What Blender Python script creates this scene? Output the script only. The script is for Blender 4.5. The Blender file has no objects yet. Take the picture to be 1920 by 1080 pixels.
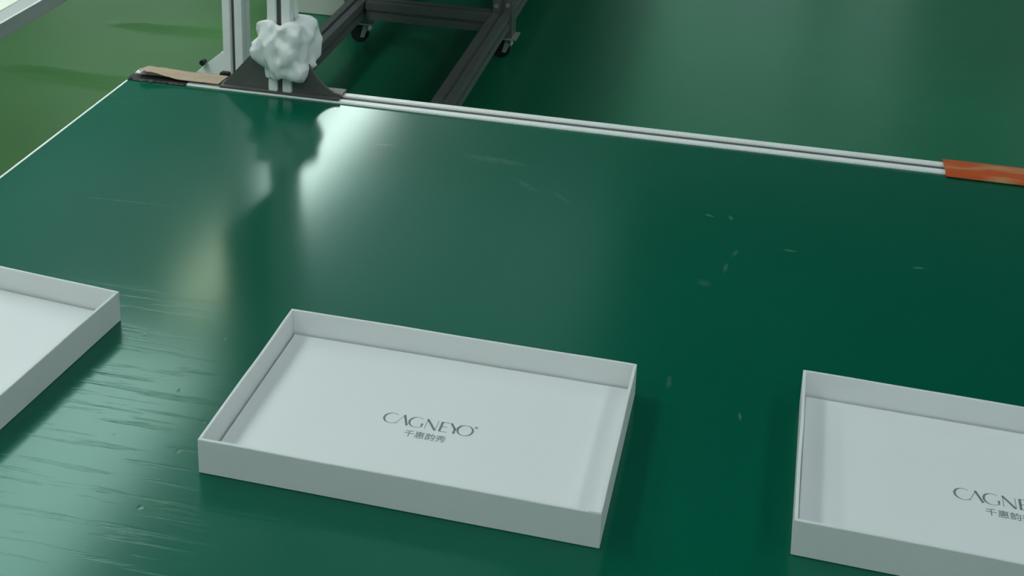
import bpy, bmesh, math, random
from mathutils import Vector, Matrix, noise

S = bpy.context.scene
COL = S.collection
PI = math.pi
random.seed(7)

# ------------------------------------------------------------------ camera
F_PX, CAM_H = 2460.7, 1.6254
PITCH, YAW, ROLL = 0.29164, -0.19637, 0.03471
fw = Vector((math.sin(YAW)*math.cos(PITCH), math.cos(YAW)*math.cos(PITCH), -math.sin(PITCH)))
rt = Vector((math.cos(YAW), -math.sin(YAW), 0)); up = rt.cross(fw)
cr, sr = math.cos(ROLL), math.sin(ROLL)
rt2 = rt*cr + up*sr; up2 = -rt*sr + up*cr
cam = bpy.data.cameras.new('camera')
cam.sensor_fit = 'HORIZONTAL'; cam.sensor_width = 36.0
cam.lens = F_PX/1920*36.0
cam.shift_y = -632.9/1920
cam.clip_start = 0.02; cam.clip_end = 100
cam_ob = bpy.data.objects.new('camera', cam); COL.objects.link(cam_ob)
m3 = Matrix((rt2, up2, -fw)).transposed()
cam_ob.matrix_world = Matrix.Translation((0, 0, CAM_H)) @ m3.to_4x4()
S.camera = cam_ob

# ------------------------------------------------------------------ world, exposure, lamp strengths
W = bpy.data.worlds.new('world'); S.world = W; W.use_nodes = True
W.node_tree.nodes['Background'].inputs[0].default_value = (0.8, 0.95, 1.0, 1)
W.node_tree.nodes['Background'].inputs[1].default_value = 0.05
S.view_settings.view_transform = 'Standard'
S.view_settings.look = 'None'
S.view_settings.gamma = 1.0
S.view_settings.use_curve_mapping = False
S.view_settings.exposure = 0.0
BENCH_LAMP = 16.0      # strip lights hung over the neighbouring bench
SKYLIGHT = .46         # unseen glowing roof sheets, added for the sheen on the mat
HALL_LAMP = 16.5       # unseen fill panels added under the roof

# ------------------------------------------------------------------ materials
def srgb(r, g, b):
    f = lambda c: (c/255/12.92 if c/255 <= .04045 else ((c/255+.055)/1.055)**2.4)
    return (f(r), f(g), f(b), 1)

def mat(name, color, rough=.5, metal=0.0, spec=.5, noise_amt=0.0, noise_scale=8.0, bump=0.0, bump_scale=60.0, stretch=(1, 1, 1), emit=0.0, tint=None):
    m = bpy.data.materials.new(name); m.use_nodes = True
    nt = m.node_tree; b = nt.nodes['Principled BSDF']
    b.inputs['Base Color'].default_value = color
    b.inputs['Roughness'].default_value = rough
    b.inputs['Metallic'].default_value = metal
    b.inputs['Specular IOR Level'].default_value = spec
    if tint: b.inputs['Specular Tint'].default_value = tint
    tc = nt.nodes.new('ShaderNodeTexCoord')
    mp = nt.nodes.new('ShaderNodeMapping'); mp.inputs['Scale'].default_value = stretch
    nt.links.new(tc.outputs['Object'], mp.inputs['Vector'])
    if noise_amt:
        n = nt.nodes.new('ShaderNodeTexNoise'); n.inputs['Scale'].default_value = noise_scale
        n.inputs['Detail'].default_value = 4
        nt.links.new(mp.outputs[0], n.inputs['Vector'])
        mx = nt.nodes.new('ShaderNodeMix'); mx.data_type = 'RGBA'
        mx.inputs['A'].default_value = tuple(c*(1-noise_amt) for c in color[:3])+(1,)
        mx.inputs['B'].default_value = tuple(min(1, c*(1+noise_amt)) for c in color[:3])+(1,)
        nt.links.new(n.outputs['Fac'], mx.inputs['Factor'])
        nt.links.new(mx.outputs['Result'], b.inputs['Base Color'])
    if bump:
        n = nt.nodes.new('ShaderNodeTexNoise'); n.inputs['Scale'].default_value = bump_scale
        n.inputs['Detail'].default_value = 3
        nt.links.new(mp.outputs[0], n.inputs['Vector'])
        bp = nt.nodes.new('ShaderNodeBump'); bp.inputs['Strength'].default_value = bump
        bp.inputs['Distance'].default_value = .002
        nt.links.new(n.outputs['Fac'], bp.inputs['Height'])
        nt.links.new(bp.outputs[0], b.inputs['Normal'])
    if emit:
        b.inputs['Emission Color'].default_value = color
        b.inputs['Emission Strength'].default_value = emit
    return m

# scuffs and dust lying on the mat: x, y, length, width, angle (deg), strength
MARKS = [(-.040, 1.683, .010, .004, -20, .9), (-.010, 1.684, .004, .008, 20, .6), (.071, 1.612, .014, .004, 0, .6),
         (.239, 1.611, .012, .004, 8, .8), (0.0, 1.585, .005, .016, -20, .5), (-.010, 1.545, .004, .020, -8, .35),
         (.021, 1.236, .0025, .012, 8, .5), (-.035, 1.500, .014, .012, -30, .25), (-.059, 1.279, .004, .018, 0, .3),
         (-.366, 1.772, .075, .014, -6, .28), (-.308, 1.706, .045, .007, -38, .22), (-.25, 1.68, .03, .006, -40, .15),
         (-.83, 1.507, .085, .0025, 3, .30), (-.545, 1.778, .030, .003, 8, .30)]

def green_mat_material():
    m = bpy.data.materials.new('green_pvc_mat'); m.use_nodes = True
    nt = m.node_tree; N = nt.nodes; L = nt.links; b = N['Principled BSDF']
    tc = N.new('ShaderNodeTexCoord')
    base = (.0006, .100, .057, 1)
    sep = N.new('ShaderNodeSeparateXYZ'); L.new(tc.outputs['Object'], sep.inputs[0])
    def M(op, a, b_=None):
        n = N.new('ShaderNodeMath'); n.operation = op
        for i, v in enumerate((a, b_)):
            if v is None: continue
            if isinstance(v, (int, float)): n.inputs[i].default_value = v
            else: L.new(v, n.inputs[i])
        return n.outputs[0]
    wob = N.new('ShaderNodeTexNoise'); wob.inputs['Scale'].default_value = 90; wob.inputs['Detail'].default_value = 3
    L.new(tc.outputs['Object'], wob.inputs['Vector'])
    total = None
    for (x, y, lx, ly, a, s) in MARKS:
        ca, sa = math.cos(math.radians(a)), math.sin(math.radians(a))
        dx = M('SUBTRACT', sep.outputs[0], x); dy = M('SUBTRACT', sep.outputs[1], y)
        u = M('ADD', M('MULTIPLY', dx, ca/lx), M('MULTIPLY', dy, sa/lx))
        v = M('ADD', M('MULTIPLY', dx, -sa/ly), M('MULTIPLY', dy, ca/ly))
        d = M('ADD', M('MULTIPLY', u, u), M('MULTIPLY', v, v))
        d = M('ADD', d, M('MULTIPLY', wob.outputs['Fac'], 1.7))
        k = M('MULTIPLY', M('MAXIMUM', M('SUBTRACT', 1.5, d), 0.0), s*.55)
        total = k if total is None else M('ADD', total, k)
    fac = M('MINIMUM', total, 1.0)
    low = N.new('ShaderNodeTexNoise'); low.inputs['Scale'].default_value = 2.2; low.inputs['Detail'].default_value = 3
    L.new(tc.outputs['Object'], low.inputs['Vector'])
    c0 = N.new('ShaderNodeMix'); c0.data_type = 'RGBA'
    c0.inputs['A'].default_value = tuple(c*.88 for c in base[:3])+(1,)
    c0.inputs['B'].default_value = tuple(c*1.12 for c in base[:3])+(1,)
    L.new(low.outputs['Fac'], c0.inputs['Factor'])
    c1 = N.new('ShaderNodeMix'); c1.data_type = 'RGBA'
    L.new(fac, c1.inputs['Factor']); L.new(c0.outputs['Result'], c1.inputs['A'])
    c1.inputs['B'].default_value = (.26, .38, .32, 1)
    L.new(c1.outputs['Result'], b.inputs['Base Color'])
    b.inputs['Specular IOR Level'].default_value = .5
    b.inputs['Specular Tint'].default_value = (.50, 1.0, .88, 1)
    rn = N.new('ShaderNodeMapRange'); rn.inputs['To Min'].default_value = .15; rn.inputs['To Max'].default_value = .20
    L.new(low.outputs['Fac'], rn.inputs['Value']); L.new(rn.outputs[0], b.inputs['Roughness'])
    # fine drag lines along the bench plus a soft waviness
    mp = N.new('ShaderNodeMapping'); mp.inputs['Scale'].default_value = (3.6, 52, 1); mp.inputs['Rotation'].default_value = (0, 0, .03)
    L.new(tc.outputs['Object'], mp.inputs['Vector'])
    n1 = N.new('ShaderNodeTexNoise'); n1.inputs['Scale'].default_value = 1.9; n1.inputs['Detail'].default_value = 5; n1.inputs['Roughness'].default_value = .62
    L.new(mp.outputs[0], n1.inputs['Vector'])
    vo = N.new('ShaderNodeTexVoronoi'); vo.inputs['Scale'].default_value = 34
    L.new(tc.outputs['Object'], vo.inputs['Vector'])
    pit = M('MULTIPLY', M('MAXIMUM', M('SUBTRACT', .12, vo.outputs['Distance']), 0.0), 2.0)
    # the drag wear sits in one corner of the mat
    wx = N.new('ShaderNodeMapRange'); wx.interpolation_type = 'SMOOTHSTEP'
    for k_, v_ in (('From Min', 1.38), ('From Max', 1.15), ('To Min', .05), ('To Max', 1.0)): wx.inputs[k_].default_value = v_
    L.new(sep.outputs[1], wx.inputs['Value'])
    wz = N.new('ShaderNodeMapRange'); wz.interpolation_type = 'SMOOTHSTEP'
    for k_, v_ in (('From Min', -.25), ('From Max', -.50), ('To Min', .05), ('To Max', 1.0)): wz.inputs[k_].default_value = v_
    L.new(sep.outputs[0], wz.inputs['Value'])
    dent = M('MULTIPLY', M('MAXIMUM', M('SUBTRACT', .455, n1.outputs['Fac']), 0.0), 2.2)
    h = M('MULTIPLY', M('MULTIPLY', M('ADD', dent, pit), -1.0), M('MULTIPLY', wx.outputs[0], wz.outputs[0]))
    bp = N.new('ShaderNodeBump'); bp.inputs['Strength'].default_value = .24; bp.inputs['Distance'].default_value = .0020
    L.new(h, bp.inputs['Height']); L.new(bp.outputs[0], b.inputs['Normal'])
    return m

def orange_material():
    m = mat('orange_wrap', srgb(205, 88, 38), .42)
    nt = m.node_tree; b = nt.nodes['Principled BSDF']
    tc = nt.nodes.new('ShaderNodeTexCoord'); mp = nt.nodes.new('ShaderNodeMapping')
    mp.inputs['Scale'].default_value = (5, 16, 16); mp.inputs['Rotation'].default_value = (0, 0, .35)
    nt.links.new(tc.outputs['Object'], mp.inputs['Vector'])
    n = nt.nodes.new('ShaderNodeTexNoise'); n.inputs['Scale'].default_value = 2.5; n.inputs['Detail'].default_value = 2
    nt.links.new(mp.outputs[0], n.inputs['Vector'])
    r = nt.nodes.new('ShaderNodeValToRGB')
    r.color_ramp.elements[0].position = .50; r.color_ramp.elements[0].color = srgb(200, 84, 36)
    r.color_ramp.elements[1].position = .72; r.color_ramp.elements[1].color = srgb(196, 150, 104)
    nt.links.new(n.outputs['Fac'], r.inputs[0]); nt.links.new(r.outputs[0], b.inputs['Base Color'])
    return m

M_ = dict(
    green=green_mat_material(),
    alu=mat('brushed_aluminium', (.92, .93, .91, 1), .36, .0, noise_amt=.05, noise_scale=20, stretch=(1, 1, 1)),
    alu_dull=mat('dull_aluminium', (.19, .20, .195, 1), .45, .3, noise_amt=.06, noise_scale=14),  # aluminium darkened in its colour for the shade on the rear frame
    alu_side=mat('grey_aluminium', (.50, .52, .51, 1), .45, .2, noise_amt=.04, noise_scale=14),
    slot=mat('slot_dark', (.09, .10, .10, 1), .6),
    plate=mat('grey_steel_plate', (.135, .135, .125, 1), .45, .2, noise_amt=.1, noise_scale=20),
    paper=mat('white_paper_board', (.80, .815, .81, 1), .6, spec=.3, noise_amt=.015, noise_scale=14, bump=.02, bump_scale=160),
    card=mat('white_card_insert', (.83, .845, .845, 1), .5, spec=.35, noise_amt=.012, noise_scale=7),
    ink=mat('grey_ink', srgb(122, 129, 134), .6),
    ink_pale=mat('pale_grey_ink', srgb(138, 145, 149), .6),
    white=mat('white_edge', (.90, .93, .90, 1), .45),
    cloth=mat('white_cloth', (.90, .91, .90, 1), .7, spec=.3, bump=.15, bump_scale=120),
    kraft=mat('kraft_paper', srgb(180, 158, 136), .7, spec=.3, noise_amt=.22, noise_scale=22, stretch=(1, 3, 1)),
    orange=orange_material(),
    black=mat('black_rubber', (.012, .013, .013, 1), .55),
    floor=mat('green_epoxy_floor', (.005, .145, .070, 1), .30, tint=(.25, 1, .72, 1), noise_amt=.22, noise_scale=1.4, bump=.05, bump_scale=4),
    olive=mat('olive_floor_sheet', (.075, .20, .060, 1), .30, tint=(.65, 1, .72, 1), noise_amt=.25, noise_scale=1.8, bump=.06, bump_scale=5),
    wall=mat('pale_wall', (.62, .66, .62, 1), .8, noise_amt=.05, noise_scale=1.2),
    pilaster=mat('dark_pilaster', (.10, .13, .12, 1), .7, noise_amt=.05),
    ceiling=mat('grey_roof', (.12, .13, .13, 1), .9, noise_amt=.1, noise_scale=.8),
    board=mat('bench_board', (.34, .33, .30, 1), .6, noise_amt=.1),
    carton=mat('white_carton', (.78, .78, .70, 1), .7, noise_amt=.05),
    housing=mat('lamp_housing', (.8, .8, .8, 1), .4),
    bench_lamp=mat('strip_diffuser', (.93, 1.0, .97, 1), .5, emit=BENCH_LAMP),
    wide_lamp=mat('wide_diffuser', (.90, 1.0, .97, 1), .5, emit=5.4),
    warm_lamp=mat('warm_diffuser', (1.0, .98, .72, 1), .5, emit=5.0),
    hall_blue=mat('cool_panel', (.82, .95, 1.0, 1), .5, emit=HALL_LAMP*.8),
    hall_lamp=mat('panel_diffuser', (.88, 1.0, 1.0, 1), .5, emit=HALL_LAMP),
    skylight=mat('roof_daylight_sheet', (.78, .97, 1.0, 1), .4, emit=SKYLIGHT),
    day=mat('daylit_pane', (.80, .95, .90, 1), .2, emit=.42),
    steel=mat('caster_steel', (.55, .57, .56, 1), .4, .6),
)

# ------------------------------------------------------------------ helpers
class MB:
    def __init__(s): s.v = []; s.f = []
    def box(s, x0, x1, y0, y1, z0, z1):
        o = len(s.v)
        s.v += [(x0, y0, z0), (x1, y0, z0), (x1, y1, z0), (x0, y1, z0), (x0, y0, z1), (x1, y0, z1), (x1, y1, z1), (x0, y1, z1)]
        s.f += [tuple(o+i for i in q) for q in ((3, 2, 1, 0), (4, 5, 6, 7), (0, 1, 5, 4), (1, 2, 6, 5), (2, 3, 7, 6), (3, 0, 4, 7))]
        return s
    def prism(s, pts, axis, a, b):
        """extrude 2D outline pts along axis from a to b. pts are the other two coords in xyz order"""
        def P(p, t):
            return {'x': (t, p[0], p[1]), 'y': (p[0], t, p[1]), 'z': (p[0], p[1], t)}[axis]
        o = len(s.v); n = len(pts)
        s.v += [P(p, a) for p in pts] + [P(p, b) for p in pts]
        for i in range(n):
            j = (i+1) % n; s.f.append((o+i, o+j, o+n+j, o+n+i))
        s.f.append(tuple(o+i for i in range(n))[::-1]); s.f.append(tuple(o+n+i for i in range(n)))
        return s
    def cyl(s, c, axis, r, h, n=20):
        pts = [(r*math.cos(2*PI*i/n), r*math.sin(2*PI*i/n)) for i in range(n)]
        i = 'xyz'.index(axis); oth = [k for k in range(3) if k != i]
        pts = [(p[0]+c[oth[0]], p[1]+c[oth[1]]) for p in pts]
        return s.prism(pts, axis, c[i]-h/2, c[i]+h/2)
    def grid(s, rows, closed_u=False, closed_v=False):
        o = len(s.v); nu = len(rows); nv = len(rows[0])
        for r in rows: s.v += [tuple(p) for p in r]
        for i in range(nu if closed_u else nu-1):
            for j in range(nv if closed_v else nv-1):
                i2, j2 = (i+1) % nu, (j+1) % nv
                s.f.append((o+i*nv+j, o+i2*nv+j, o+i2*nv+j2, o+i*nv+j2))
        return s
    def build(s, name, m, parent=None, bevel=0.0, smooth=False, loc=None, seg=2):
        me = bpy.data.meshes.new(name); me.from_pydata(s.v, [], s.f)
        bm = bmesh.new(); bm.from_mesh(me)
        bmesh.ops.recalc_face_normals(bm, faces=bm.faces)
        if bevel:
            bmesh.ops.bevel(bm, geom=[e for e in bm.edges if len(e.link_faces) == 2 and e.calc_face_angle() > .5], offset=bevel, segments=seg, affect='EDGES', clamp_overlap=True)
        bm.to_mesh(me); bm.free()
        me.materials.append(M_[m])
        if smooth:
            for p in me.polygons: p.use_smooth = True
        ob = bpy.data.objects.new(name, me); COL.objects.link(ob)
        if loc: ob.location = loc
        if parent: ob.parent = parent
        return ob

def tag(o, label, cat, group=None):
    o['label'] = label; o['category'] = cat
    if group: o['group'] = group
    return o
def thing(name, label, cat, loc=(0, 0, 0), rz=0, group=None):
    o = bpy.data.objects.new(name, None); COL.objects.link(o); o.empty_display_size = .05
    o.location = loc; o.rotation_euler = (0, 0, rz)
    return tag(o, label, cat, group)
def struct(o): o['kind'] = 'structure'; return o
def B(x0, x1, y0, y1, z0, z1): return MB().box(x0, x1, y0, y1, z0, z1)

def slot_profile(w, h, sl=.009, dp=.007, sides='tblr'):
    """outline of a T-slot aluminium section centred on 0,0"""
    a, b, s = w/2, h/2, sl/2; p = []
    p += [(-a, -b)] + ([(-s, -b), (-s, -b+dp), (s, -b+dp), (s, -b)] if 'b' in sides else [])
    p += [(a, -b)] + ([(a, -s), (a-dp, -s), (a-dp, s), (a, s)] if 'r' in sides else [])
    p += [(a, b)] + ([(s, b), (s, b-dp), (-s, b-dp), (-s, b)] if 't' in sides else [])
    p += [(-a, b)] + ([(-a, s), (-a+dp, s), (-a+dp, -s), (-a, -s)] if 'l' in sides else [])
    return p
def profile(axis, c, w, h, a, b, **k):
    """slotted bar along axis; c = centre in the other two coords"""
    return MB().prism([(p[0]+c[0], p[1]+c[1]) for p in slot_profile(w, h, **k)], axis, a, b)

# ------------------------------------------------------------------ the hall
X0, X1, Y0, Y1, ZC = -6.0, 5.0, -3.0, 9.0, 4.6
struct(B(X0, X1, Y0, Y1, -.1, 0).build('floor', 'floor'))
struct(B(X0, X1, Y0, Y1, ZC, ZC+.1).build('ceiling', 'ceiling'))
struct(B(X0-.1, X0, Y0, Y1, 0, ZC).build('wall_left', 'wall'))
struct(B(X1, X1+.1, Y0, Y1, 0, ZC).build('wall_right', 'wall'))
struct(B(X0, X1, Y1, Y1+.1, 0, ZC).build('wall_back', 'wall'))
struct(B(X0, X1, Y0-.1, Y0, 0, ZC).build('wall_front', 'wall'))
for i, (x0, x1) in enumerate([(-5.6, -4.1), (-.75, .35), (.55, 1.0), (2.1, 3.2), (3.6, 4.6)]):
    w = struct(B(x0, x1, Y1-.012, Y1-.004, .75, 2.9).build('window_%d' % (i+1), 'day'))
    for a, b, c, d in ((x0-.05, x0, .70, 2.95), (x1, x1+.05, .70, 2.95), (x0, x1, .70, .75), (x0, x1, 2.90, 2.95), ((x0+x1)/2-.02, (x0+x1)/2+.02, .75, 2.9)):
        B(a, b, Y1-.06, Y1-.012, c, d).build('window_frame', 'housing', w)

dr = struct(B(-3.7, -1.15, Y1-.05, Y1-.001, 0, 3.6).build('door_1', 'pilaster'))  # dark shutter added to keep the floor's reflection near the rear bench dark
for k in range(18):
    B(-3.68, -1.17, Y1-.075, Y1-.05, .02+.198*k, .19+.198*k).build('slat', 'pilaster', dr, bevel=.01)

# glowing sheets added under the left roof half to brighten the mat's sheen
for i, (y0, y1) in enumerate([(2.6, 4.7), (4.8, 6.9), (7.0, 8.9)]):
    w = struct(B(-5.6, -.85, y0, y1, ZC-.012, ZC-.002).build('window_%d' % (i+6), 'skylight'))
    for k in range(6):
        xx = -5.6+4.75*k/5
        B(xx-.02, xx+.02, y0, y1, ZC-.03, ZC-.012).build('glazing_bar', 'housing', w)

T = .75                          # bench height
TX, TY = -1.042, 1.909           # left edge and far edge of the green bench

# ------------------------------------------------------------------ green workbench
wb = thing('workbench', 'green topped workbench with slotted aluminium rail carrying the white trays', 'workbench', (0, 0, 0))
RX = 1.9; NY = .55
g = MB()
nx, ny = 12, 8
B(TX+.006, RX, NY, TY, T-.003, T).build('green_mat', 'green', wb)
B(TX+.002, RX, NY, TY, T-.022, T-.003).build('tabletop', 'board', wb)
B(TX+.001, TX+.006, NY, TY+.002, T-.024, T+.0001).build('edge_strip', 'white', wb, bevel=.001)['label'] = 'thin white edge strip along the short side'
RZ = T-.018
r = profile('x', (TY+.020, RZ), .040, .042, TX+.002, RX, sl=.0125, dp=.012)
r.build('rail', 'alu', wb, bevel=.0012)['label'] = 'slotted aluminium rail along the far edge'
B(TX+.004, RX, TY+.0139, TY+.0261, RZ+.0091, RZ+.0180).build('rail_slot', 'slot', wb)
profile('x', (NY+.02, T-.05), .04, .05, TX+.05, RX-.05).build('apron_rail', 'alu', wb)
profile('x', (TY-.04, T-.05), .04, .05, TX+.05, RX-.05).build('apron_rail', 'alu', wb)
for lx in (TX+.07, RX-.07):
    for ly in (NY+.06, TY-.06):
        l = profile('z', (lx, ly), .045, .045, .03, T-.075).build('leg', 'alu', wb)
        MB().cyl((lx, ly, .015), 'z', .028, .03).build('levelling_foot', 'black', l)
    profile('y', (lx, .22), .04, .04, NY+.08, TY-.08).build('stretcher', 'alu', wb)

# ------------------------------------------------------------------ post on the rail with foot bracket
FX0, FX1 = -.874, -.664
fy = TY+.013
up_ = thing('upright_post', 'slotted aluminium post with grey triangular foot bracket on the far rail', 'post', (-.767, TY, T))
def loc(o): o.matrix_parent_inverse = Matrix.Translation(-Vector((-.767, TY, T))); return o
loc(profile('z', (-.767, TY+.024), .040, .040, T+.007, 1.72, sl=.009, dp=.007).build('post', 'alu', up_, bevel=.001))
loc(B(-.7714, -.7626, TY+.0093, TY+.0107, T+.007, 1.72).build('post_slot', 'slot', up_))
loc(B(FX0, FX1, TY+.001, TY+.046, T+.0033, T+.007).build('base_plate', 'plate', up_, bevel=.0008))
zz = T+.007
left = [(FX0+.003, zz), (-.7875, zz), (-.7875, T+.100), (-.796, T+.092)]
right = [(FX1-.001, zz), (FX1-.001, T+.012)] + [(FX1-.004-.074*t, T+.012+.092*t**1.8) for t in [i/10 for i in range(0, 11)]] + [(-.7465, T+.106), (-.7465, zz)]
loc(MB().prism(left, 'y', fy-.003, fy+.003).build('gusset', 'plate', up_, bevel=.0006))
loc(MB().prism(right, 'y', fy-.003, fy+.003).build('gusset', 'plate', up_, bevel=.0006))

# switch box clamped to the post just above the picture
sw = thing('switch_box', 'grey switch box clamped to the upright post above the white rag', 'switch box', (-.83, TY+.03, T+.2))
def locs(o): o.matrix_parent_inverse = Matrix.Translation(-Vector((-.83, TY+.03, T+.2))); return o
locs(MB().prism([(-.788, T+.20), (-.788, T+.62), (-.880, T+.62), (-.880, T+.285), (-.83, T+.225), (-.80, T+.20)], 'y', TY+.006, TY+.066).build('body', 'plate', sw, bevel=.003))
locs(B(-.872, -.80, TY+.003, TY+.006, T+.32, T+.60).build('cover', 'plate', sw, bevel=.001))
locs(MB().cyl((-.836, TY-.002, T+.50), 'y', .012, .010).build('button', 'black', sw))

# ------------------------------------------------------------------ crumpled rag round the post
def rag():
    cx, cy, cz = -.767, TY+.024, T+.081
    rows = []
    NA, NB = 34, 24
    for i in range(NA):
        a = 2*PI*i/NA; ca, sa = math.cos(a), math.sin(a)
        inner = .0205/max(abs(ca), abs(sa)) + .0012
        row = []
        for j in range(NB):
            b = 2*PI*j/NB
            zc = math.sin(b); o = max(0.0, math.cos(b))
            d = Vector((ca*1.25, sa*1.25, zc*1.25+.35*o))
            n1 = noise.noise(d*1.1+Vector((3.1, 1.7, 5.2)))
            vd = noise.voronoi(d*1.05+Vector((1.3, 9.1, .4)))[0]
            fold = vd[1]-vd[0]
            vd2 = noise.voronoi(d*2.3+Vector((7.3, .1, 2.4)))[0]
            fold2 = vd2[1]-vd2[0]
            th = .021 + .012*n1 + .016*min(fold, .5) - .012*math.exp(-(fold/.09)**2) - .006*math.exp(-(fold2/.12)**2) + .0035*noise.noise(d*7)
            th *= (1.0 + .15*max(0, zc) - .45*max(0, -zc)**1.4)
            th += .016*max(0, ca) - .002*max(0, -ca)
            th = max(th, .006)
            rr = inner + .0004 + (o**.5)*th
            z = cz + .049*zc*(1+.22*n1) + .012*noise.noise(d*1.6)*o
            row.append((cx+rr*ca, cy+rr*sa, z))
        rows.append(row)
    return MB().grid(rows, True, True)
rg = rag().build('rag', 'cloth', smooth=True)
att = rg.data.attributes.new('crease_edge', 'FLOAT', 'EDGE')
rnd = random.Random(5)
for e_ in range(len(rg.data.edges)): att.data[e_].value = .9 if rnd.random() < .45 else .1
ss = rg.modifiers.new('folds', 'SUBSURF'); ss.levels = 2; ss.render_levels = 2
tag(rg, 'crumpled white rag tied round the aluminium post', 'rag')

# ------------------------------------------------------------------ kraft strip lying on the rail, at the corner
def kraft():
    n, k = 90, 14; rows = []
    xa, xb = TX+.010, FX0-.002
    for i in range(n+1):
        t = i/n; x = xa+(xb-xa)*t
        e = max(0, 1-t*1.9)                                   # the loose, curled end
        lift = .0035 + .012*e*min(1, t*9)
        row = []
        for j in range(k+1):
            u = j/k
            yw = .003 + e*(.003+.008*noise.noise(Vector((x*95, 0, 1)))) + .020*max(0, .07-t)/.07
            ye = .046 - .012*max(0, .09-t)/.09
            y = TY + yw + u*(ye-yw)
            z = T+.0042 + lift*(1-.75*u**2) + .0016*noise.noise(Vector((x*55, u*3, 4)))*(.3+e)
            row.append((x, y, max(z, T+.0040)))
        rows.append(row)
    ob = MB().grid(rows).build('paper_strip', 'kraft', smooth=True)
    sol = ob.modifiers.new('thickness', 'SOLIDIFY'); sol.thickness = .0010; sol.offset = 1
    return ob
tag(kraft(), 'wavy tan kraft paper strip lying on the rail at the bench corner', 'paper strip')

def torn():  # ragged black sliver filling the gap under the loose paper end
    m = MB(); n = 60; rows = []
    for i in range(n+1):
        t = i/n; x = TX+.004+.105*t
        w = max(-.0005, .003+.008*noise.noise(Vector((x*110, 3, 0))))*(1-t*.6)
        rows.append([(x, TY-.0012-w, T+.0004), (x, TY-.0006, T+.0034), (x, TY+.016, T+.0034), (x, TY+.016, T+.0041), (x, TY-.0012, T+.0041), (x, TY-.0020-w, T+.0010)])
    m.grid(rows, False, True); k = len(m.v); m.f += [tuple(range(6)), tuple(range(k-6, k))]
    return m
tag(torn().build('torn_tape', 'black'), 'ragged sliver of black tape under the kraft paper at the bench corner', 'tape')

# ------------------------------------------------------------------ orange wrap over the rail end
def wrap():
    rows = []
    n = 60
    prof = [(-.009, .0005), (-.0115, .003), (-.0105, .0052), (-.005, .0066), (.006, .0070), (.024, .0070), (.040, .0066), (.0465, .005), (.0470, .000), (.0470, -.012), (.0425, -.012),
            (.0425, .0035), (.030, .0040), (.004, .0040), (-.002, .0035), (-.005, .0005)]
    for i in range(n+1):
        x = .301 + .56*i/n
        s = 1 + .05*noise.noise(Vector((x*14, 2, 0)))
        tw = .0016*math.sin(x*26)
        rows.append([(x, TY+p[0]+(tw if p[1] > .006 else 0), T+max(p[1]*(s if p[1] > .0058 else 1), -.02)) for p in prof])
    m = MB().grid(rows, False, True)
    k = len(prof)
    m.f.append(tuple(range(k))[::-1]); m.f.append(tuple(len(m.v)-k+i for i in range(k)))
    return m
tag(wrap().build('edge_guard', 'orange', smooth=False), 'orange protective wrap slipped over the aluminium rail', 'edge guard')

# ------------------------------------------------------------------ white trays
TL, TW, TH, WT, FZ = .400, .2425, .0383, .0034, .0092

def ribbon(m, pts, z, closed=False):
    """pts: (x, y, width)"""
    n = len(pts); o = len(m.v)
    for i, (x, y, w) in enumerate(pts):
        a = pts[max(i-1, 0)]; b = pts[min(i+1, n-1)]
        d = Vector((b[0]-a[0], b[1]-a[1])); d.normalize(); nx_, ny_ = -d.y, d.x
        m.v += [(x+nx_*w/2, y+ny_*w/2, z), (x-nx_*w/2, y-ny_*w/2, z)]
    for i in range(n-1): m.f.append((o+2*i, o+2*i+1, o+2*i+3, o+2*i+2))
def arc(cx, cy, rx, ry, a0, a1, wf, n=26):
    out = []
    for i in range(n+1):
        a = math.radians(a0+(a1-a0)*i/n); out.append((cx+rx*math.cos(a), cy+ry*math.sin(a), wf(a)))
    return out
def logo_mesh():
    m = MB(); th, tn = .155, .040
    wl = lambda a: tn+(th-tn)*max(0, -math.cos(a))**1.5
    L = []
    L.append(arc(.52, .5, .52, .52, 52, 322, wl))                                               # C
    L.append([(.86, 0, tn), (1.28, 1.0, tn)]); L.append([(1.25, 1.02, th), (1.66, 0, th)])       # A without a bar
    L.append(arc(2.22, .5, .50, .52, 50, 300, wl)); L.append([(2.47, .04, tn), (2.60, .10, .08), (2.60, .46, th)])   # G
    L.append([(2.86, 0, tn), (2.86, 1.0, tn)]); L.append([(2.84, 1.0, th), (3.56, 0, th)]); L.append([(3.58, 0, tn), (3.58, 1.0, tn)])  # N
    L.append([(3.86, 0, th), (3.86, 1.0, th)])                                                  # E
    for yy, x1 in ((.975, 4.34), (.51, 4.26), (.025, 4.36)): L.append([(3.86, yy, .05), (x1, yy, .05)])
    L.append([(4.44, 1.0, th), (4.80, .46, th)]); L.append([(5.12, 1.0, tn), (4.80, .46, tn)]); L.append([(4.80, .50, th), (4.80, 0, th)])  # Y
    wo = lambda a: tn+(th*.9-tn)*abs(math.cos(a))**1.5
    L.append(arc(5.48, .5, .50, .52, 0, 360, wo, 40))                                           # O
    L.append(arc(6.12, .98, .09, .09, 0, 360, lambda a: .035, 16)); L.append([(6.09, .93, .03), (6.09, 1.03, .03)]); L.append([(6.09, 1.02, .03), (6.15, .99, .03), (6.10, .97, .03), (6.15, .93, .03)])
    for p in L: ribbon(m, p, 0)
    s = .0159
    m.v = [(x*s, y*s, 0) for x, y, z in m.v]
    return m
LOGO = logo_mesh()
CAPTION = None
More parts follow.
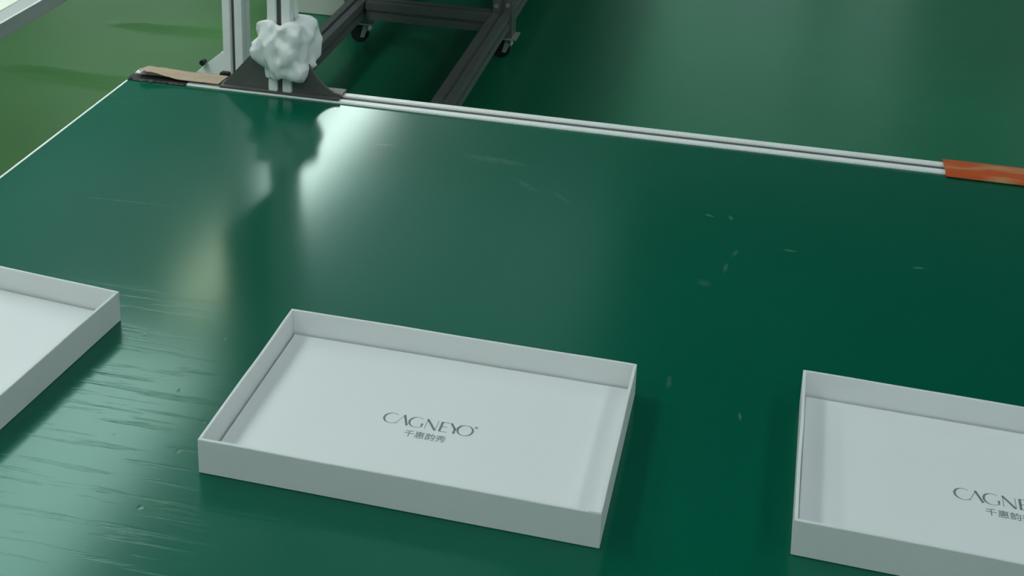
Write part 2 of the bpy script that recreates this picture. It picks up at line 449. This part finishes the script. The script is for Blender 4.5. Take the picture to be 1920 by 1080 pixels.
def caption_mesh():
    global CAPTION
    if CAPTION is None:
        cu = bpy.data.curves.new('caption', 'FONT'); cu.body = '千惠韵秀'; cu.size = .0112; cu.align_x = 'CENTER'; cu.resolution_u = 3
        cu.offset = .00012
        ob = bpy.data.objects.new('caption_tmp', cu); COL.objects.link(ob)
        bpy.context.view_layer.update()
        CAPTION = bpy.data.meshes.new_from_object(ob.evaluated_get(bpy.context.evaluated_depsgraph_get()))
        bpy.data.objects.remove(ob); bpy.data.curves.remove(cu)
        CAPTION.name = 'caption_print'; CAPTION.materials.clear(); CAPTION.materials.append(M_['ink_pale'])
    return CAPTION

def wavy_wall(x0, x1, y0, y1, z1, seed, ax):
    """a board wall with a slightly uneven rim"""
    m = MB(); n = 24
    rows = []
    for i in range(n+1):
        t = i/n
        wz = .0005*noise.noise(Vector((t*5, seed, 0)))
        wb_ = .0009*math.sin(PI*t)*noise.noise(Vector((t*2.2, seed, 3)))
        if ax == 'x':
            x = x0+(x1-x0)*t
            rows.append([(x, y0, 0), (x, y1, 0), (x, y1+wb_, z1+wz), (x, y0+wb_, z1+wz)])
        else:
            y = y0+(y1-y0)*t
            rows.append([(x0, y, 0), (x1, y, 0), (x1+wb_, y, z1+wz), (x0+wb_, y, z1+wz)])
    m.grid(rows, False, True); k = len(m.v)
    m.f.append((0, 1, 2, 3)); m.f.append((k-4, k-3, k-2, k-1))
    return m

def tray(label, x, y, t, seed):
    o = thing('tray_box', label, 'box', (x, y, T+.0003), t, 'white trays on the green workbench')
    B(WT, TL-WT, WT, TW-WT, 0, .002).build('base', 'paper', o)
    wavy_wall(0, TL, 0, WT, TH, seed, 'x').build('wall', 'paper', o, bevel=.0005)
    wavy_wall(0, TL, TW-WT, TW, TH, seed+1, 'x').build('wall', 'paper', o, bevel=.0005)
    wavy_wall(0, WT, WT, TW-WT, TH, seed+2, 'y').build('wall', 'paper', o, bevel=.0005)
    wavy_wall(TL-WT, TL, WT, TW-WT, TH, seed+3, 'y').build('wall', 'paper', o, bevel=.0005)
    g_ = .0020
    c = B(WT+g_, TL-WT-g_, WT+g_, TW-WT-g_, .002, FZ).build('card_insert', 'card', o, bevel=.0008)
    lm = MB(); lm.v = list(LOGO.v); lm.f = list(LOGO.f)
    lo = lm.build('logo_print', 'ink', c, loc=(.1525, .1122, FZ+.00012)); lo['label'] = 'grey printed lettering'
    ca = bpy.data.objects.new('caption_print', caption_mesh()); COL.objects.link(ca); ca.parent = c
    ca.location = (.2020, .0965, FZ+.00012); ca['label'] = 'small grey printed characters'
    B(TL-.012, TL-.0006, .0004, WT-.0002, TH-.0004, TH+.0009).build('corner_fold', 'paper', o, bevel=.0003)
    return o
tray('white card tray in the middle, wholly in view, printed with a grey logo', -.4977, 1.0109, -.0192, 1)
tray('white card tray at the right, its grey logo cut off by the picture edge', .0754, 1.0391, -.0366, 11)
tray('white card tray at the left, only its plain right end in view', -1.1210, 1.0341, -.0990, 21)

# ------------------------------------------------------------------ free-standing post behind the bench corner
PX, PY = -1.020, 2.32
p1 = thing('frame_post', 'slotted aluminium post with white corner gusset behind the bench corner', 'post', (PX, PY, 0))
profile('z', (0, 0), .042, .042, .004, 1.72, sl=.009, dp=.007).build('post', 'alu', p1, bevel=.001)
B(-.0044, .0044, -.0141, -.0130, .004, 1.72).build('post_slot', 'slot', p1)
MB().prism([(-.0215, .50), (-.0215, .650), (-.028, .650), (-.088, .597), (-.088, .50)], 'y', -.012, -.006).build('gusset', 'white', p1, bevel=.0008)['label'] = 'white triangular gusset'
B(-.12, -.0215, -.020, .020, .46, .50).build('side_rail', 'alu', p1)
MB().cyl((-.066, -.018, .626), 'y', .006, .012, 12).build('bolt', 'black', p1)
B(-.024, -.004, -.036, -.0225, .585, .615).build('clamp', 'black', p1, bevel=.002)
B(-.045, .045, -.045, .045, 0, .004).build('foot_plate', 'plate', p1)

# ------------------------------------------------------------------ neighbouring bench at the far left
LX = -1.392
nb = thing('side_bench', 'aluminium edged bench with white border strip at the far left', 'workbench', (LX, 2.2, 0))
def locn(o): o.matrix_parent_inverse = Matrix.Translation(-Vector((LX, 2.2, 0))); return o
NB0, NB1 = .6, 2.42
locn(profile('y', (LX-.020, T-.016), .040, .032, NB0, NB1, sides='lb').build('rail', 'alu_side', nb, bevel=.0015))
locn(B(LX-.0025, LX+.0005, NB0, NB1, T-.001, T+.0012).build('rail_lip', 'alu', nb))
locn(B(LX-.078, LX-.041, NB0, NB1, T-.020, T+.001).build('border_strip', 'carton', nb, bevel=.001))
locn(B(LX-.90, LX-.0785, NB0, NB1, T-.020, T-.001).build('tabletop', 'slot', nb))
for lx in (LX-.05, LX-.85):
    for ly in (NB0+.05, 1.55):
        locn(profile('z', (lx, ly), .04, .04, 0, T-.033).build('leg', 'alu_dull', nb))

# ------------------------------------------------------------------ rear frame bench
RBX0, RBX1 = -1.36, -.80
rb = thing('rear_bench', 'dark aluminium bench frame on casters standing on the floor beyond the rail', 'bench frame', (-1.08, 4.08, 0))
def locr(o): o.matrix_parent_inverse = Matrix.Translation(-Vector((-1.08, 4.08, 0))); return o
PW = .060
def foot(x, y, parent):
    pl = locr(B(x-.034, x+.050, y-.040, y+.034, .074, .080).build('caster_plate', 'steel', parent))
    def cp(o): o.matrix_parent_inverse = Matrix.Translation(-Vector((-1.08, 4.08, 0))); o.parent = pl; return o
    rows = []
    for k in range(13):
        a = math.radians(20+140*k/12)
        rows.append([(x-.006+.036*math.cos(a), y-.016, .032+.036*math.sin(a)), (x-.006+.036*math.cos(a), y+.016, .032+.036*math.sin(a)),
                     (x-.006+.040*math.cos(a), y+.016, .032+.040*math.sin(a)), (x-.006+.040*math.cos(a), y-.016, .032+.040*math.sin(a))])
    mm = MB().grid(rows, False, True); k = len(mm.v); mm.f += [(0, 1, 2, 3), (k-4, k-3, k-2, k-1)]
    cp(mm.build('caster_fender', 'steel', None))
    cp(MB().cyl((x-.006, y, .031), 'y', .031, .022, 24).build('wheel', 'black', None))
    cp(MB().prism([(x+.012, .074), (x+.034, .074), (x+.012, .02), (x-.002, .02)], 'y', y-.016, y-.013).build('caster_fork', 'steel', None))
for ly in (4.08, 6.6):
    for lx in (RBX0+.03, RBX1-.03):
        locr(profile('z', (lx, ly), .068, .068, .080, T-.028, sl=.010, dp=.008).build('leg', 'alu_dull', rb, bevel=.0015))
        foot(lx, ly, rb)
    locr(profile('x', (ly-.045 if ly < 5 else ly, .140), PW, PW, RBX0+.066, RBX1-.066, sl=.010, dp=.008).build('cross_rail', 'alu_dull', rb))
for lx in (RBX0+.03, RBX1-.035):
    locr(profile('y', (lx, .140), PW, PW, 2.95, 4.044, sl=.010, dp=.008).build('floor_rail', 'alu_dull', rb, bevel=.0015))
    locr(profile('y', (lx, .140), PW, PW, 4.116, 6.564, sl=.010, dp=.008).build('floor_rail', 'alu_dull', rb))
    foot(lx, 2.99, rb)
locr(MB().cyl((RBX1-.05, 4.043, .190), 'y', .007, .006, 8).build('bolt', 'steel', rb))
locr(MB().cyl((RBX1-.012, 4.043, .196), 'y', .007, .006, 8).build('bolt', 'steel', rb))
locr(B(-1.46, RBX1, 2.66, 7.6, T-.028, T).build('tabletop', 'slot', rb))

# white carton on the floor left of the rear frame
ct = thing('carton', 'white carton on the floor left of the rear bench frame', 'carton', (-1.60, 4.43, 0))
ctm = B(-.135, .135, -.14, .14, .001, .26).build('body', 'carton', ct, bevel=.002)
B(-.135, .135, -.025, .025, .2601, .2606).build('tape', 'kraft', ct)
B(-.1345, .1345, -.003, .003, .2606, .2609).build('flap_seam', 'slot', ct)

# ------------------------------------------------------------------ wrinkled floor sheet at the left
def sheet():
    x0, x1, y0, y1 = -3.4, -1.66, 2.3, 5.4
    nx_, ny_ = 60, 260; rows = []
    cre = [(3.51, -2.40, -1.90, .026, .017, 0), (3.985, -2.25, -1.72, .018, .016, .06)]
    for i in range(nx_+1):
        x = x0+(x1-x0)*i/nx_; row = []
        for j in range(ny_+1):
            y = y0+(y1-y0)*j/ny_
            z = .002
            for (cy, xa, xb, h, w, sl) in cre:
                e = max(0, min(1, (x-xa)/.18))*max(0, min(1, (xb+.25-x)/.2)); e = e*e*(3-2*e)
                yy = cy + sl*(x-xa) + .012*math.sin(x*7)
                z += h*e*math.exp(-((y-yy)/w)**2)
            row.append((x, y, z))
        rows.append(row)
    ob = MB().grid(rows).build('floor_sheet', 'olive', smooth=True)
    sol = ob.modifiers.new('thickness', 'SOLIDIFY'); sol.thickness = .0018; sol.offset = -1
    return ob
tag(sheet(), 'olive green plastic floor sheet with two creases left of the workbench', 'floor sheet')

# ------------------------------------------------------------------ lamps
def strip_lamp(label, x, y0, y1, z, hw, m):
    o = thing('strip_light', label, 'lamp', (x, (y0+y1)/2, z), 0, 'strip lights over the neighbouring bench')
    h = (y1-y0)/2; a = hw+.015
    MB().prism([(-a, .0), (-a+.02, .05), (a-.02, .05), (a, .0), (a-.005, .0), (a-.023, .045), (-a+.023, .045), (-a+.005, .0)], 'y', -h, h).build('housing', 'housing', o)
    for e in (-h, h-.004): B(-a+.005, a-.005, e, e+.004, .0, .045).build('end_cap', 'housing', o)
    B(-hw, hw, -h+.006, h-.006, .004, .012).build('diffuser', m, o)
    for yy in (-h*.7, h*.7): MB().cyl((hw*.9, yy, (ZC-z+.05)/2), 'z', .003, ZC-z-.05, 8).build('hanger', 'steel', o)
    return o
LMX, LMZ = -1.37, 1.75
strip_lamp('wide light panel hanging over the neighbouring bench, nearest the camera', LMX, 1.30, 2.56, LMZ, .17, 'wide_lamp')
strip_lamp('short yellowish strip light hanging over the neighbouring bench', LMX, 2.72, 3.12, LMZ, .06, 'warm_lamp')
strip_lamp('bright strip light hanging over the neighbouring bench beside the upright post', LMX, 3.36, 4.56, LMZ, .06, 'bench_lamp')
strip_lamp('wide light panel hanging over the neighbouring bench, farthest from the camera', LMX, 4.8, 6.0, LMZ, .17, 'wide_lamp')
for i, (x, y, s) in enumerate([(-3.0, -1.4, 'front left'), (0, -1.4, 'front middle'), (3.0, -1.4, 'front right'), (-3.2, 1.6, 'left'), (3.2, 1.6, 'right'), (3.6, 5.0, 'far right')]):  # unseen fill lamps, added for ambient light and the tray fronts
    o = thing('ceiling_light', 'square light panel under the grey roof, %s of the hall' % s, 'lamp', (x, y, ZC-.06), 0, 'panels under the roof')
    B(-.45, .45, -.45, .45, .01, .06).build('housing', 'housing', o)
    B(-.42, .42, -.42, .42, .0, .008).build('diffuser', 'hall_blue' if x > 1 else 'hall_lamp', o)
